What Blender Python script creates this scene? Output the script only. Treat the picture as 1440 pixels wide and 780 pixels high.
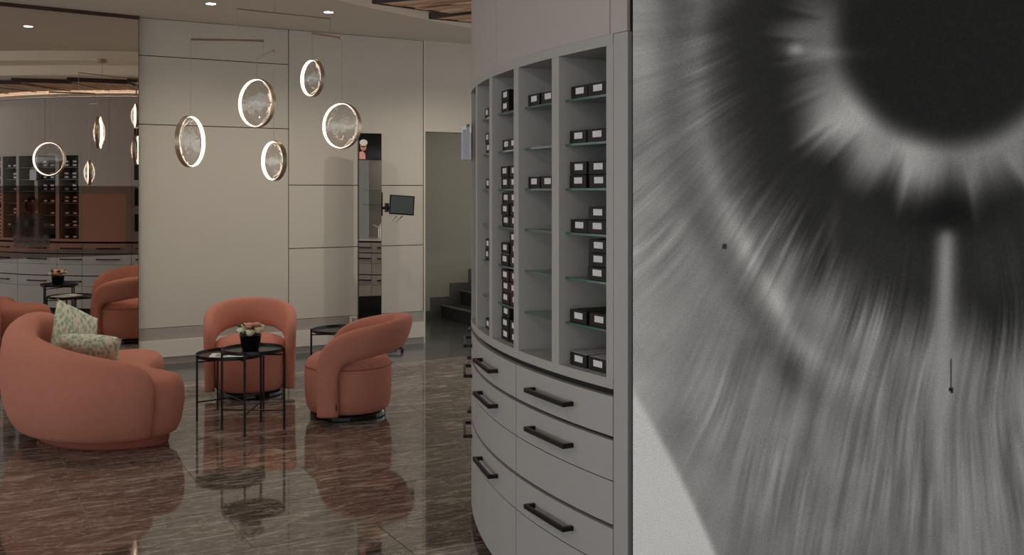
import bpy, bmesh, math, random
import numpy as np
from mathutils import Vector, Matrix
random.seed(7)
for o in list(bpy.data.objects): bpy.data.objects.remove(o)
SC = bpy.context.scene
COL = SC.collection

# ------------------------------------------------------------------ camera, world, exposure
cam_d = bpy.data.cameras.new('camera'); cam = bpy.data.objects.new('camera', cam_d); COL.objects.link(cam)
cam.location = (0, 0, 1.6); cam.rotation_euler = (math.radians(90), 0, 0)
cam_d.sensor_width = 36; cam_d.lens = 35.0; cam_d.shift_y = -120/1440; cam_d.clip_start = .05
SC.camera = cam
W = bpy.data.worlds.new('world'); SC.world = W; W.use_nodes = True
W.node_tree.nodes['Background'].inputs[0].default_value = (.94, .97, .99, 1)
W.node_tree.nodes['Background'].inputs[1].default_value = 1.12
SC.view_settings.view_transform = 'Standard'; SC.view_settings.look = 'None'
SC.view_settings.gamma = 1; SC.view_settings.use_curve_mapping = False
SC.view_settings.exposure = 0.22
DOWNLIGHT_W = 26
TRACK_W = 70

# ------------------------------------------------------------------ key dimensions
CX, CY, R = 3.138, 5.143, 3.345            # centre and radius of the round cabinet wall
CEIL = 3.21
RING_Z, RING_R = 3.10, 5.22
WOOD_Z = 2.94
D = Vector((.8704, .4923, 0)); N = Vector((.4923, -.8704, 0))      # along / out of the back wall
W0 = Vector((-3.419, 9.181, 0))
WL = 2.866
MA = math.radians(36.3)                     # mirror wall
DM = Vector((math.cos(MA), math.sin(MA), 0)); NM = Vector((math.sin(MA), -math.cos(MA), 0))
M0 = Vector((-3.412, 9.107, 0))

# ------------------------------------------------------------------ helpers
MATS = {}
def s2l(c): return tuple((x/12.92 if x <= .04045 else ((x+.055)/1.055)**2.4) for x in c)
def rgb(r, g, b): return s2l((r/255, g/255, b/255)) + (1,)
def mat(name, col, rough=.6, metal=0, spec=.5, noise=0, nscale=8, bump=0, bscale=200, sheen=0, emit=None, estr=0, alpha=1, ior=None, coat=0, stretch=None):
    m = bpy.data.materials.new(name); m.use_nodes = True; nt = m.node_tree; b = nt.nodes['Principled BSDF']
    b.inputs['Base Color'].default_value = col; b.inputs['Roughness'].default_value = rough; b.inputs['Metallic'].default_value = metal
    b.inputs['Specular IOR Level'].default_value = spec
    if ior: b.inputs['IOR'].default_value = ior
    if coat: b.inputs['Coat Weight'].default_value = coat; b.inputs['Coat Roughness'].default_value = .05
    if sheen: b.inputs['Sheen Weight'].default_value = sheen; b.inputs['Sheen Roughness'].default_value = .4; b.inputs['Sheen Tint'].default_value = col
    if emit: b.inputs['Emission Color'].default_value = emit; b.inputs['Emission Strength'].default_value = estr
    if alpha < 1: b.inputs['Alpha'].default_value = alpha
    if noise or bump:
        tc = nt.nodes.new('ShaderNodeTexCoord'); mp = nt.nodes.new('ShaderNodeMapping')
        if stretch: mp.inputs['Scale'].default_value = stretch
        nt.links.new(tc.outputs['Object'], mp.inputs[0])
    if noise:
        n = nt.nodes.new('ShaderNodeTexNoise'); n.inputs['Scale'].default_value = nscale; n.inputs['Detail'].default_value = 6
        nt.links.new(mp.outputs[0], n.inputs['Vector'])
        mx = nt.nodes.new('ShaderNodeMixRGB'); mx.inputs[1].default_value = tuple(c*(1-noise) for c in col[:3])+(1,)
        mx.inputs[2].default_value = tuple(min(1, c*(1+noise)) for c in col[:3])+(1,)
        nt.links.new(n.outputs['Fac'], mx.inputs[0]); nt.links.new(mx.outputs[0], b.inputs['Base Color'])
    if bump:
        n2 = nt.nodes.new('ShaderNodeTexNoise'); n2.inputs['Scale'].default_value = bscale; n2.inputs['Detail'].default_value = 3
        nt.links.new(mp.outputs[0], n2.inputs['Vector'])
        bp = nt.nodes.new('ShaderNodeBump'); bp.inputs['Strength'].default_value = bump; bp.inputs['Distance'].default_value = .002
        nt.links.new(n2.outputs['Fac'], bp.inputs['Height']); nt.links.new(bp.outputs[0], b.inputs['Normal'])
    MATS[name] = m
    return m
def emis(name, col, s):
    m = bpy.data.materials.new(name); m.use_nodes = True; nt = m.node_tree; nt.nodes.clear()
    e = nt.nodes.new('ShaderNodeEmission'); e.inputs[0].default_value = col; e.inputs[1].default_value = s
    o = nt.nodes.new('ShaderNodeOutputMaterial'); nt.links.new(e.outputs[0], o.inputs[0]); MATS[name] = m
    return m
def clear(name, tint, ior, rough=.02, gain=1.0, base=.02, wob=0):
    """thin clear sheet: see-through with Fresnel reflection"""
    m = bpy.data.materials.new(name); m.use_nodes = True; nt = m.node_tree; nt.nodes.clear()
    t = nt.nodes.new('ShaderNodeBsdfTransparent'); t.inputs[0].default_value = tint
    g = nt.nodes.new('ShaderNodeBsdfGlossy'); g.inputs['Roughness'].default_value = rough
    fr = nt.nodes.new('ShaderNodeMath'); fr.operation = 'POWER'; fr.inputs[1].default_value = 3.5
    lw = nt.nodes.new('ShaderNodeLayerWeight'); lw.inputs[0].default_value = .5; nt.links.new(lw.outputs['Facing'], fr.inputs[0])
    ma = nt.nodes.new('ShaderNodeMath'); ma.operation = 'MULTIPLY_ADD'; ma.inputs[1].default_value = gain; ma.inputs[2].default_value = base; ma.use_clamp = True
    mx = nt.nodes.new('ShaderNodeMixShader'); o = nt.nodes.new('ShaderNodeOutputMaterial')
    if wob:
        tc = nt.nodes.new('ShaderNodeTexCoord'); n = nt.nodes.new('ShaderNodeTexNoise'); n.inputs['Scale'].default_value = 9; n.inputs['Detail'].default_value = 1; n.inputs['Distortion'].default_value = 1.5
        bp = nt.nodes.new('ShaderNodeBump'); bp.inputs['Strength'].default_value = wob; bp.inputs['Distance'].default_value = .02
        nt.links.new(tc.outputs['Object'], n.inputs['Vector']); nt.links.new(n.outputs['Fac'], bp.inputs['Height']); nt.links.new(bp.outputs[0], g.inputs['Normal'])
    nt.links.new(fr.outputs[0], ma.inputs[0]); nt.links.new(ma.outputs[0], mx.inputs[0]); nt.links.new(t.outputs[0], mx.inputs[1]); nt.links.new(g.outputs[0], mx.inputs[2]); nt.links.new(mx.outputs[0], o.inputs[0])
    MATS[name] = m
    return m
def tag(o, label=None, cat=None, group=None, kind=None):
    if label: o['label'] = label
    if cat: o['category'] = cat
    if group: o['group'] = group
    if kind: o['kind'] = kind
    return o
def link(name, me, m=None, parent=None, loc=None, rz=None, smooth=False):
    o = bpy.data.objects.new(name, me); COL.objects.link(o)
    if m is not None and not me.materials: me.materials.append(MATS[m] if isinstance(m, str) else m)
    if smooth:
        for p in me.polygons: p.use_smooth = True
    if parent: o.parent = parent
    if loc is not None: o.location = loc
    if rz is not None: o.rotation_euler = (0, 0, rz)
    return o
def empty(name, loc=(0, 0, 0), rz=0):
    o = bpy.data.objects.new(name, None); COL.objects.link(o); o.location = loc; o.rotation_euler = (0, 0, rz); o.empty_display_size = .1
    return o
def pyd(name, v, f):
    me = bpy.data.meshes.new(name); me.from_pydata([tuple(x) for x in v], [], f); me.update(); return me
def bm_mesh(name, bm):
    me = bpy.data.meshes.new(name); bmesh.ops.recalc_face_normals(bm, faces=bm.faces); bm.to_mesh(me); bm.free(); return me
def boxm(name, x0, x1, y0, y1, z0, z1, bevel=0):
    bm = bmesh.new(); bmesh.ops.create_cube(bm, size=1)
    for v in bm.verts: v.co = Vector(((x0+x1)/2+v.co.x*(x1-x0), (y0+y1)/2+v.co.y*(y1-y0), (z0+z1)/2+v.co.z*(z1-z0)))
    if bevel: bmesh.ops.bevel(bm, geom=bm.edges[:], offset=bevel, segments=2, affect='EDGES', profile=.7)
    return bm_mesh(name, bm)
def tube_bm(bm, p, q, r, seg=10, r2=None):
    p = Vector(p); q = Vector(q); d = q-p
    bmesh.ops.create_cone(bm, cap_ends=True, segments=seg, radius1=r, radius2=r if r2 is None else r2, depth=d.length,
                          matrix=Matrix.Translation((p+q)/2) @ d.to_track_quat('Z', 'Y').to_matrix().to_4x4())
def tube(name, p, q, r, seg=10, r2=None):
    bm = bmesh.new(); tube_bm(bm, p, q, r, seg, r2); return bm_mesh(name, bm)
def lathe(name, prof, seg=48):
    v = []; f = []
    for r, z in prof:
        for k in range(seg): a = 2*math.pi*k/seg; v.append((r*math.cos(a), r*math.sin(a), z))
    for i in range(len(prof)-1):
        for k in range(seg):
            k2 = (k+1) % seg; f.append((i*seg+k, i*seg+k2, (i+1)*seg+k2, (i+1)*seg+k))
    f.append(tuple(range(seg-1, -1, -1))); f.append(tuple((len(prof)-1)*seg+k for k in range(seg)))
    bm = bmesh.new(); me = pyd(name, v, f); bm.from_mesh(me); bmesh.ops.remove_doubles(bm, verts=bm.verts, dist=1e-6)
    bpy.data.meshes.remove(me); return bm_mesh(name, bm)
def arcm(name, a0, a1, r0, r1, z0, z1, n=None, c=(CX, CY), bevel=0):
    """curved box between two angles (degrees), radii and heights"""
    n = n or max(1, int(abs(a1-a0)/1.0)); v = []; f = []
    for i in range(n+1):
        a = math.radians(a0+(a1-a0)*i/n); ca, sa = math.cos(a), math.sin(a)
        for r, z in ((r0, z0), (r1, z0), (r1, z1), (r0, z1)): v.append((c[0]+r*ca, c[1]+r*sa, z))
    for i in range(n):
        for k in range(4): f.append((i*4+k, (i+1)*4+k, (i+1)*4+(k+1) % 4, i*4+(k+1) % 4))
    f.append((0, 1, 2, 3)); f.append((n*4+3, n*4+2, n*4+1, n*4))
    bm = bmesh.new(); me = pyd(name, v, f); bm.from_mesh(me); bpy.data.meshes.remove(me)
    return bm_mesh(name, bm)
def pol(a, r, z=0): a = math.radians(a); return Vector((CX+r*math.cos(a), CY+r*math.sin(a), z))
def crom(P, n):
    P = [Vector(p) for p in P]; out = []
    for i in range(len(P)-1):
        a = P[i-1] if i else P[i]*2-P[i+1]; b = P[i]; c = P[i+1]; d = P[i+2] if i+2 < len(P) else P[i+1]*2-P[i]
        for k in range(n):
            t = k/n; out.append(.5*((2*b)+(c-a)*t+(2*a-5*b+4*c-d)*t*t+(3*b-a-3*c+d)*t**3))
    out.append(P[-1]); return out
def cromc(P, n):
    P = [Vector(p) for p in P]; out = []; L = len(P)
    for i in range(L):
        a, b, c, d = P[i-1], P[i], P[(i+1) % L], P[(i+2) % L]
        for k in range(n):
            t = k/n; out.append(.5*((2*b)+(c-a)*t+(2*a-5*b+4*c-d)*t*t+(3*b-a-3*c+d)*t**3))
    return out
def loft(name, rings, closed_ring=True, caps=True):
    n = len(rings[0]); v = [p for r in rings for p in r]; f = []
    for i in range(len(rings)-1):
        for k in range(n if closed_ring else n-1):
            k2 = (k+1) % n; f.append((i*n+k, i*n+k2, (i+1)*n+k2, (i+1)*n+k))
    if caps: f.append(tuple(range(n-1, -1, -1))); f.append(tuple((len(rings)-1)*n+k for k in range(n)))
    bm = bmesh.new(); me = pyd(name, v, f); bm.from_mesh(me); bpy.data.meshes.remove(me); return bm_mesh(name, bm)
def subsurf(o, l=1):
    s = o.modifiers.new('subsurf', 'SUBSURF'); s.levels = l; s.render_levels = l

# ------------------------------------------------------------------ materials
mat('wall_paint', rgb(194, 187, 174), .62, noise=.03, nscale=3, bump=.1, bscale=300)
mat('joint_dark', rgb(60, 56, 50), .8)
mat('ceiling_paint', rgb(212, 201, 187), .75, noise=.02, nscale=2)
mat('ring_paint', rgb(244, 236, 222), .7)
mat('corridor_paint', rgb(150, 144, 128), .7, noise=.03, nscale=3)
mat('baseboard_paint', rgb(206, 198, 186), .5)
mat('baseboard_grey', rgb(158, 150, 141), .5)
mat('laminate', rgb(174, 173, 172), .48, noise=.025, nscale=40, bump=.05, bscale=400)
mat('laminate_warm', rgb(186, 178, 174), .5, noise=.02, nscale=20)
mat('carcass_dark', rgb(30, 29, 28), .8)
mat('black_metal', rgb(18, 17, 17), .35, metal=.4)
mat('black_gloss', rgb(12, 12, 13), .12)
mat('black_card', rgb(17, 16, 16), .5, spec=.3)
mat('brown_card', rgb(46, 30, 29), .5, spec=.3)
mat('label_paper', rgb(232, 230, 232), .7, noise=.25, nscale=90, stretch=(1, 1, 4))
mat('white_lid', rgb(190, 186, 190), .6)
mat('chrome', rgb(220, 220, 220), .12, metal=1)
mat('white_ceramic', rgb(225, 222, 216), .2)
mat('rod_metal', rgb(176, 158, 142), .35, metal=.8)
mat('fabric', rgb(190, 126, 108), .9, spec=.2, noise=.09, nscale=26, bump=.5, bscale=900, sheen=.35)
mat('fabric_seam', rgb(150, 84, 70), .9)
mat('tag_black', rgb(10, 10, 10), .6)
mat('tabletop', rgb(24, 28, 27), .28, metal=.3)
mat('paper_white', rgb(222, 224, 224), .6)
mat('paper_print', rgb(120, 150, 145), .5)
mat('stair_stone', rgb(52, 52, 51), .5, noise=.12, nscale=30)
mat('stair_nosing', rgb(120, 116, 110), .4)
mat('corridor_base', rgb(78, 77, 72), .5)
mat('dark_wood', rgb(58, 36, 28), .5)
mat('grout', rgb(168, 158, 146), .8)
mat('mirror_glass', rgb(228, 222, 214), .0, metal=1)
mat('screen_glass', rgb(150, 130, 120), .0, metal=1)
mat('screen_active', rgb(186, 138, 122), .0, metal=1)
mat('picture_dark', rgb(112, 82, 74), .0, metal=1)
mat('picture_skin', rgb(160, 100, 88), .05, metal=1)
mat('picture_cloth', rgb(150, 128, 120), .05, metal=1, noise=.95, nscale=70)
mat('leaf', rgb(72, 88, 52), .6)
mat('petal_white', rgb(226, 222, 200), .7); mat('petal_pink', rgb(220, 150, 132), .7); mat('petal_cream', rgb(226, 206, 166), .7)
mat('hair_white', rgb(220, 214, 200), .6); mat('skin', rgb(205, 150, 120), .6); mat('pink_cloth', rgb(224, 150, 150), .6)
mat('tablet_screen', rgb(66, 74, 74), .15)
mat('packet', rgb(112, 108, 112), .3)
emis('led', (1, .80, .62, 1), 5.0)
emis('added_niche_glow', (1, .95, .88, 1), 9)  # glow of the strip added inside the sink niche
emis('lamp_disc', (1, .90, .78, 1), 14)
emis('cove', (1, .80, .60, 1), 6)
clear('lens_glass', (.98, .97, .96, 1), 1.45, .008, .9, .10, wob=.3)
clear('shelf_glass', (.80, .88, .85, 1), 1.5, .02, 1.0, .0)
clear('acrylic', (.9, .9, .93, 1), 1.5, .05, 1.5, .08)
mat('glass_edge', rgb(62, 104, 94), .15)

def wood_mat():
    m = bpy.data.materials.new('plank_wood'); m.use_nodes = True; nt = m.node_tree; b = nt.nodes['Principled BSDF']
    tc = nt.nodes.new('ShaderNodeTexCoord'); mp = nt.nodes.new('ShaderNodeMapping'); oi = nt.nodes.new('ShaderNodeObjectInfo')
    mp.inputs['Scale'].default_value = (1.2, 14, 4); nt.links.new(tc.outputs['Object'], mp.inputs[0])
    cb = nt.nodes.new('ShaderNodeCombineXYZ'); mu = nt.nodes.new('ShaderNodeMath'); mu.operation = 'MULTIPLY'; mu.inputs[1].default_value = 40
    nt.links.new(oi.outputs['Random'], mu.inputs[0]); nt.links.new(mu.outputs[0], cb.inputs[0]); nt.links.new(mu.outputs[0], cb.inputs[1]); nt.links.new(cb.outputs[0], mp.inputs['Location'])
    n = nt.nodes.new('ShaderNodeTexNoise'); n.inputs['Scale'].default_value = 1.6; n.inputs['Detail'].default_value = 8; n.inputs['Distortion'].default_value = 1.2
    nt.links.new(mp.outputs[0], n.inputs['Vector'])
    r = nt.nodes.new('ShaderNodeValToRGB'); e = r.color_ramp.elements
    e[0].position = .33; e[0].color = rgb(122, 80, 58); e[1].position = .64; e[1].color = rgb(252, 226, 198)
    e.new(.46).color = rgb(224, 178, 144)
    nt.links.new(n.outputs['Fac'], r.inputs[0]); nt.links.new(r.outputs[0], b.inputs['Base Color']); b.inputs['Roughness'].default_value = .55
    MATS['plank_wood'] = m
wood_mat()

def marble(name, dark, mid, light, rough, vein=1.0):
    m = bpy.data.materials.new(name); m.use_nodes = True; nt = m.node_tree; b = nt.nodes['Principled BSDF']; L = nt.links.new
    tc = nt.nodes.new('ShaderNodeTexCoord'); oi = nt.nodes.new('ShaderNodeObjectInfo')
    off = nt.nodes.new('ShaderNodeVectorMath'); off.operation = 'MULTIPLY_ADD'
    cb = nt.nodes.new('ShaderNodeCombineXYZ')
    for k in range(2): L(oi.outputs['Random'], cb.inputs[k])
    L(cb.outputs[0], off.inputs[0]); off.inputs[1].default_value = (37, 53, 0); L(tc.outputs['Object'], off.inputs[2])
    mp = nt.nodes.new('ShaderNodeMapping'); mp.inputs['Scale'].default_value = (1.0, 4.6, 1); mp.inputs['Rotation'].default_value = (0, 0, .16)
    L(off.outputs[0], mp.inputs[0])
    n = nt.nodes.new('ShaderNodeTexNoise'); n.inputs['Scale'].default_value = 1.9; n.inputs['Detail'].default_value = 9; n.inputs['Roughness'].default_value = .68; n.inputs['Distortion'].default_value = 2.2
    L(mp.outputs[0], n.inputs['Vector'])
    r = nt.nodes.new('ShaderNodeValToRGB'); e = r.color_ramp.elements
    e[0].position = .34; e[0].color = dark; e[1].position = .72; e[1].color = light; e.new(.52).color = mid
    L(n.outputs['Fac'], r.inputs[0])
    # thin pale veins
    n2 = nt.nodes.new('ShaderNodeTexNoise'); n2.inputs['Scale'].default_value = 3.4; n2.inputs['Detail'].default_value = 7; n2.inputs['Distortion'].default_value = 2.5
    L(mp.outputs[0], n2.inputs['Vector'])
    ab = nt.nodes.new('ShaderNodeMath'); ab.operation = 'SUBTRACT'; ab.inputs[1].default_value = .5; L(n2.outputs['Fac'], ab.inputs[0])
    a2 = nt.nodes.new('ShaderNodeMath'); a2.operation = 'ABSOLUTE'; L(ab.outputs[0], a2.inputs[0])
    mr = nt.nodes.new('ShaderNodeMapRange'); mr.inputs[1].default_value = 0; mr.inputs[2].default_value = .03; mr.inputs[3].default_value = .55*vein; mr.inputs[4].default_value = 0; L(a2.outputs[0], mr.inputs[0])
    mx = nt.nodes.new('ShaderNodeMixRGB'); mx.inputs[2].default_value = light; L(mr.outputs[0], mx.inputs[0]); L(r.outputs[0], mx.inputs[1]); L(mx.outputs[0], b.inputs['Base Color'])
    b.inputs['Roughness'].default_value = rough; b.inputs['IOR'].default_value = 1.9; b.inputs['Specular IOR Level'].default_value = .5
    MATS[name] = m
marble('marble_tile', rgb(60, 50, 46), rgb(100, 89, 82), rgb(196, 184, 170), .05)
marble('border_stone', rgb(70, 72, 70), rgb(80, 82, 80), rgb(92, 94, 92), .16, 0)

def pillow_mat():
    m = bpy.data.materials.new('leaf_print'); m.use_nodes = True; nt = m.node_tree; b = nt.nodes['Principled BSDF']; L = nt.links.new
    tc = nt.nodes.new('ShaderNodeTexCoord'); v = nt.nodes.new('ShaderNodeTexVoronoi'); v.inputs['Scale'].default_value = 46
    mp = nt.nodes.new('ShaderNodeMapping'); mp.inputs['Scale'].default_value = (1, .55, 1); mp.inputs['Rotation'].default_value = (0, 0, .6)
    L(tc.outputs['Object'], mp.inputs[0]); L(mp.outputs[0], v.inputs['Vector'])
    r = nt.nodes.new('ShaderNodeValToRGB'); r.color_ramp.interpolation = 'CONSTANT'; e = r.color_ramp.elements
    e[0].position = 0; e[0].color = rgb(112, 138, 112); e[1].position = .42; e[1].color = rgb(206, 204, 176); e.new(.30).color = rgb(142, 176, 150); e.new(.16).color = rgb(178, 190, 160); e.new(.62).color = rgb(222, 214, 196)
    L(v.outputs['Distance'], r.inputs[0]); L(r.outputs[0], b.inputs['Base Color']); b.inputs['Roughness'].default_value = .85
    MATS['leaf_print'] = m
pillow_mat()

# ------------------------------------------------------------------ floor
floor = link('floor', boxm('floor', -9, 6, -6, 15, -.20, -.004), 'grout')
tag(floor, 'polished brown veined marble tile floor with dark stone border', kind='structure')
tile_me = boxm('floor_tile', 0, 1.1955, 0, .5955, -.018, 0, .0012); tile_me.materials.append(MATS['marble_tile'])
ang = math.atan2(D.y, D.x)
def uv(u, v, z=0): return W0 + D*u + N*v + Vector((0, 0, z))
rows = 16
for j in range(rows):
    v = 1.0 + .6*j
    for i in range(-2, 8):
        u = i*1.2 + (.6 if j % 2 else 0) - .35
        p = uv(u, v+.6)
        if p.y < -3.0 or p.x > 4.2 or p.x < -6.4: continue
        t = link('floor_tile', tile_me, None, floor, loc=p, rz=ang)
bt_me = boxm('border_tile', 0, 1.197, 0, .997, -.018, 0, .0012); bt_me.materials.append(MATS['border_stone'])
for i in range(-2, 7):
    link('border_tile', bt_me, None, floor, loc=uv(i*1.2-.3, 1.0-.0015), rz=ang)
for i in range(1, 6):
    for j in range(3):
        link('border_tile', bt_me, None, floor, loc=uv(i*1.2-.3, -.0015-1.0*j), rz=ang)

# ------------------------------------------------------------------ ceiling
ceil = link('ceiling', boxm('ceiling', -9, 6, -6, 15, CEIL, CEIL+.2), 'ceiling_paint')
tag(ceil, 'flat warm grey plaster ceiling', kind='structure')
ring = link('trim_1', arcm('ring', 95, 262, 3.2, RING_R, RING_Z, CEIL-.001, 90), 'ring_paint')
tag(ring, 'dropped round ceiling step that follows the curved cabinet wall', kind='structure')

ring2 = link('trim_4', arcm('ring_step', 95, 262, 3.36, 4.78, WOOD_Z+.045, RING_Z-.001, 90), 'ring_paint')
tag(ring2, 'inner round ceiling step directly above the wooden panels', kind='structure')

# ------------------------------------------------------------------ back wall of panels
def wbox(name, u0, u1, v0, v1, z0, z1, m, parent=None, bevel=0):
    o = link(name, boxm(name, u0, u1, -v1, -v0, z0, z1, bevel), m, parent, loc=None)
    o.matrix_world = Matrix.Translation(W0) @ Matrix.Rotation(ang, 4, 'Z')
    return o
wb = wbox('wall_back', -.05, WL, -.22, -.012, 0, CEIL, 'joint_dark'); tag(wb, 'greige panelled back wall with dark joints', kind='structure')
g = .004
def wpanel(u0, u1, z0, z1): 
    o = wbox('wall_panel', u0+g, u1-g, -.012, 0, z0+g, z1-g, 'wall_paint', None, .0015); o.parent = wb; o.matrix_parent_inverse = wb.matrix_world.inverted()
for z0, z1 in ((.335, 2.226), (2.226, 2.862), (2.862, CEIL)): wpanel(-.05, 1.386, z0, z1)
for z0, z1 in ((.335, 1.04), (1.04, 1.67), (1.67, CEIL)): wpanel(1.386, 2.845, z0, z1)
wh = wbox('wall_header', WL, WL+2.2, -.22, 0, 2.245, CEIL, 'wall_paint'); wh.name = 'wall_doorway'; tag(wh, 'plain wall above the open doorway', kind='structure')
tr = wbox('trim_2', 2.848, WL, -.22, .006, 0, CEIL, 'baseboard_paint'); tag(tr, 'pale upright edge strip at the doorway end of the panelled wall', kind='structure')
bb = wbox('baseboard_back', -.05, 2.847, -.012, .004, .225, .335, 'baseboard_grey'); tag(bb, 'stepped baseboard along the panelled wall', kind='structure')
def bpart(name, *a):
    o = wbox(name, *a); o.parent = bb; o.matrix_parent_inverse = bb.matrix_world.inverted()
bpart('plinth_board', -.05, 2.847, -.012, .036, .066, .224, 'baseboard_paint', None, .003)
bpart('toe_board', -.05, 2.847, -.012, .014, 0, .064, 'baseboard_grey')

# corridor and stairs beyond the doorway
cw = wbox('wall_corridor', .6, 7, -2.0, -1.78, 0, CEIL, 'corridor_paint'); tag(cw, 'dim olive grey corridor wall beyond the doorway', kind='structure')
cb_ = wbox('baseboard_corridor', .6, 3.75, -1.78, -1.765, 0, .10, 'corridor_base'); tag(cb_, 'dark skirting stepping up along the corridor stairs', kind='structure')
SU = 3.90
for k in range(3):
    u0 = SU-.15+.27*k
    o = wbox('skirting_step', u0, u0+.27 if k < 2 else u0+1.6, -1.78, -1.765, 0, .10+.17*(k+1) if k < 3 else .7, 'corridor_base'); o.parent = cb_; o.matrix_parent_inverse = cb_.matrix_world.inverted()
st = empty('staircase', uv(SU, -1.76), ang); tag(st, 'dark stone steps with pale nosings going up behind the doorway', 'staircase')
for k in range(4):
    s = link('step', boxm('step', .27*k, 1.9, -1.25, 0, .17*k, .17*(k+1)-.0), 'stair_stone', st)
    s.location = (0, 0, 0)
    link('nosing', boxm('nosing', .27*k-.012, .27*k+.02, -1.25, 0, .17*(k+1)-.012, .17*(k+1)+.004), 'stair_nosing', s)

# ------------------------------------------------------------------ mirror wall and tinted screen
def mbox(name, u0, u1, v0, v1, z0, z1, m, parent=None, bevel=0):
    o = link(name, boxm(name, u0, u1, -v1, -v0, z0, z1, bevel), m)
    o.matrix_world = Matrix.Translation(M0) @ Matrix.Rotation(MA, 4, 'Z')
    if parent: o.parent = parent; o.matrix_parent_inverse = parent.matrix_world.inverted()
    return o
wl = mbox('wall_left', -4.2, -.01, -.2, -.022, 0, CEIL, 'joint_dark'); tag(wl, 'dark backing wall behind the tall mirror', kind='structure')
mi = mbox('wall_mirror', -4.2, -.006, -.02, 0, .135, CEIL-.035, 'mirror_glass'); tag(mi, 'floor-to-ceiling wall mirror left of the panelled wall', 'mirror')
mbox('edge_strip', -.005, -.002, -.02, .001, .135, CEIL-.035, 'joint_dark', mi)
mbox('top_strip', -4.2, .003, -.02, .004, CEIL-.034, CEIL-.002, 'dark_wood', mi)
mbox('toe_board', -4.2, -.006, -.02, .01, 0, .134, 'carcass_dark', mi)
sc = mbox('tinted_screen', -4.1, -.012, .003, .011, 1.03, 1.655, 'screen_glass'); tag(sc, 'wide brown-tinted glass screen mounted across the wall mirror', 'screen')
mbox('display', -4.0, -.12, .0112, .0125, 1.10, 1.585, 'screen_active', sc)
def mflat(name, pts, m, v=.0132, u=0, z=0):
    me = pyd(name, [(u+x, -v, z+y) for x, y in pts]+[(u+x, -v+.001, z+y) for x, y in pts], [tuple(range(len(pts)))]+[tuple(range(2*len(pts)-1, len(pts)-1, -1))])
    o = link(name, me, m); o.matrix_world = Matrix.Translation(M0) @ Matrix.Rotation(MA, 4, 'Z'); o.parent = sc; o.matrix_parent_inverse = sc.matrix_world.inverted(); return o
def ell(cx, cz, rx, rz, n=20): return [(cx+rx*math.cos(2*math.pi*k/n), cz+rz*math.sin(2*math.pi*k/n)) for k in range(n)]
# picture on the display: a figure in a patterned top
mflat('picture_hair', ell(-.90, 1.49, .055, .07), 'picture_dark')
mflat('picture_face', ell(-.90, 1.472, .04, .055), 'picture_skin', .0138)
mflat('picture_top', [(-1.04, 1.12), (-.76, 1.12), (-.75, 1.34), (-.82, 1.42), (-.98, 1.42), (-1.06, 1.34)], 'picture_cloth', .0135)

# ------------------------------------------------------------------ round cabinet wall
P = 5.95                                  # pitch of one bay in degrees
def bay0(k): return 207.45 - P*(4-k)      # start of bay k (bay 4 is beside the eye print)
BW = 5.05
SH = [1.934, 1.774, 1.614, 1.455, 1.293, 1.132]
ROWS = [(.784, .930, True), (.637, .784, True), (.490, .637, False), (.346, .490, True), (.053, .346, False)]
def drawers(root, a0, a1, handles=True):
    link('drawer_body', arcm('drawer_body', a0+.02, a1-.02, 3.02, R-.024, .05, .94), 'carcass_dark', root)
    link('plinth', arcm('plinth', a0+.02, a1-.02, 3.05, R-.06, 0, .05), 'carcass_dark', root)
    for z0, z1, h in ROWS:
        top = .012 if h else .002
        d = link('drawer_front', arcm('drawer_front', a0+.05, a1-.05, R-.022, R, z0+.002, z1-top), 'laminate', root)
        # bright bevelled upper lip
        if h and handles:
            am = (a0+a1)/2-.5; zc = (z0+z1)/2-.004; hl = .15
            c = pol(am, R); t = Vector((-math.sin(math.radians(am)), math.cos(math.radians(am)), 0)); o_ = Vector((math.cos(math.radians(am)), math.sin(math.radians(am)), 0))
            bm = bmesh.new()
            def bar(c0, hx, hy, hz):
                r = bmesh.ops.create_cube(bm, size=1)
                for v in r['verts']: v.co = c0 + t*(v.co.x*hx*2) + o_*(v.co.y*hy*2) + Vector((0, 0, v.co.z*hz*2))
            bar(c+o_*.034+Vector((0, 0, zc)), hl, .006, .008)
            for sgn in (-1, 1): bar(c+t*(sgn*(hl-.007))+o_*.0145+Vector((0, 0, zc)), .007, .018, .008)
            link('handle', bm_mesh('handle', bm), 'black_metal', d)
def shelf_unit(bays, a0, a1, label):
    root = empty('shelf_cabinet', pol((a0+a1)/2, R-.15)); inv = root.location.copy()
    tag(root, label, 'cabinet', 'shelf cabinets of the round wall')
    before = set(COL.objects)
    link('back_panel', arcm('back_panel', a0, a1, 3.0, 3.018, .945, 2.127), 'laminate', root)
    link('top_rail', arcm('top_rail', a0, a1, 3.02, R+.002, 2.09, 2.127), 'laminate', root)
    link('bottom_rail', arcm('bottom_rail', a0, a1, 3.02, R+.002, .944, .978), 'laminate', root)
    edges = [a0]+sum([[bay0(b), bay0(b)+BW] for b in sorted(bays)], [])+[a1]
    for i in range(0, len(edges), 2):
        if edges[i+1]-edges[i] > .02:
            link('divider', arcm('divider', edges[i], edges[i+1], 3.02, R, .978, 2.09, 1), 'laminate', root)
    for b in bays:
        for z in SH:
            s = link('glass_shelf', arcm('glass_shelf', bay0(b)+.04, bay0(b)+BW-.04, 3.03, R-.03, z-.008, z, 4), 'shelf_glass', root)
            link('shelf_edge', arcm('shelf_edge', bay0(b)+.04, bay0(b)+BW-.04, R-.029, R-.026, z-.008, z, 4), 'glass_edge', s)
    drawers(root, a0, a1)
    for o in COL.objects:
        if o not in before and o.parent == root: o.location = -inv
    return root
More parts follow.
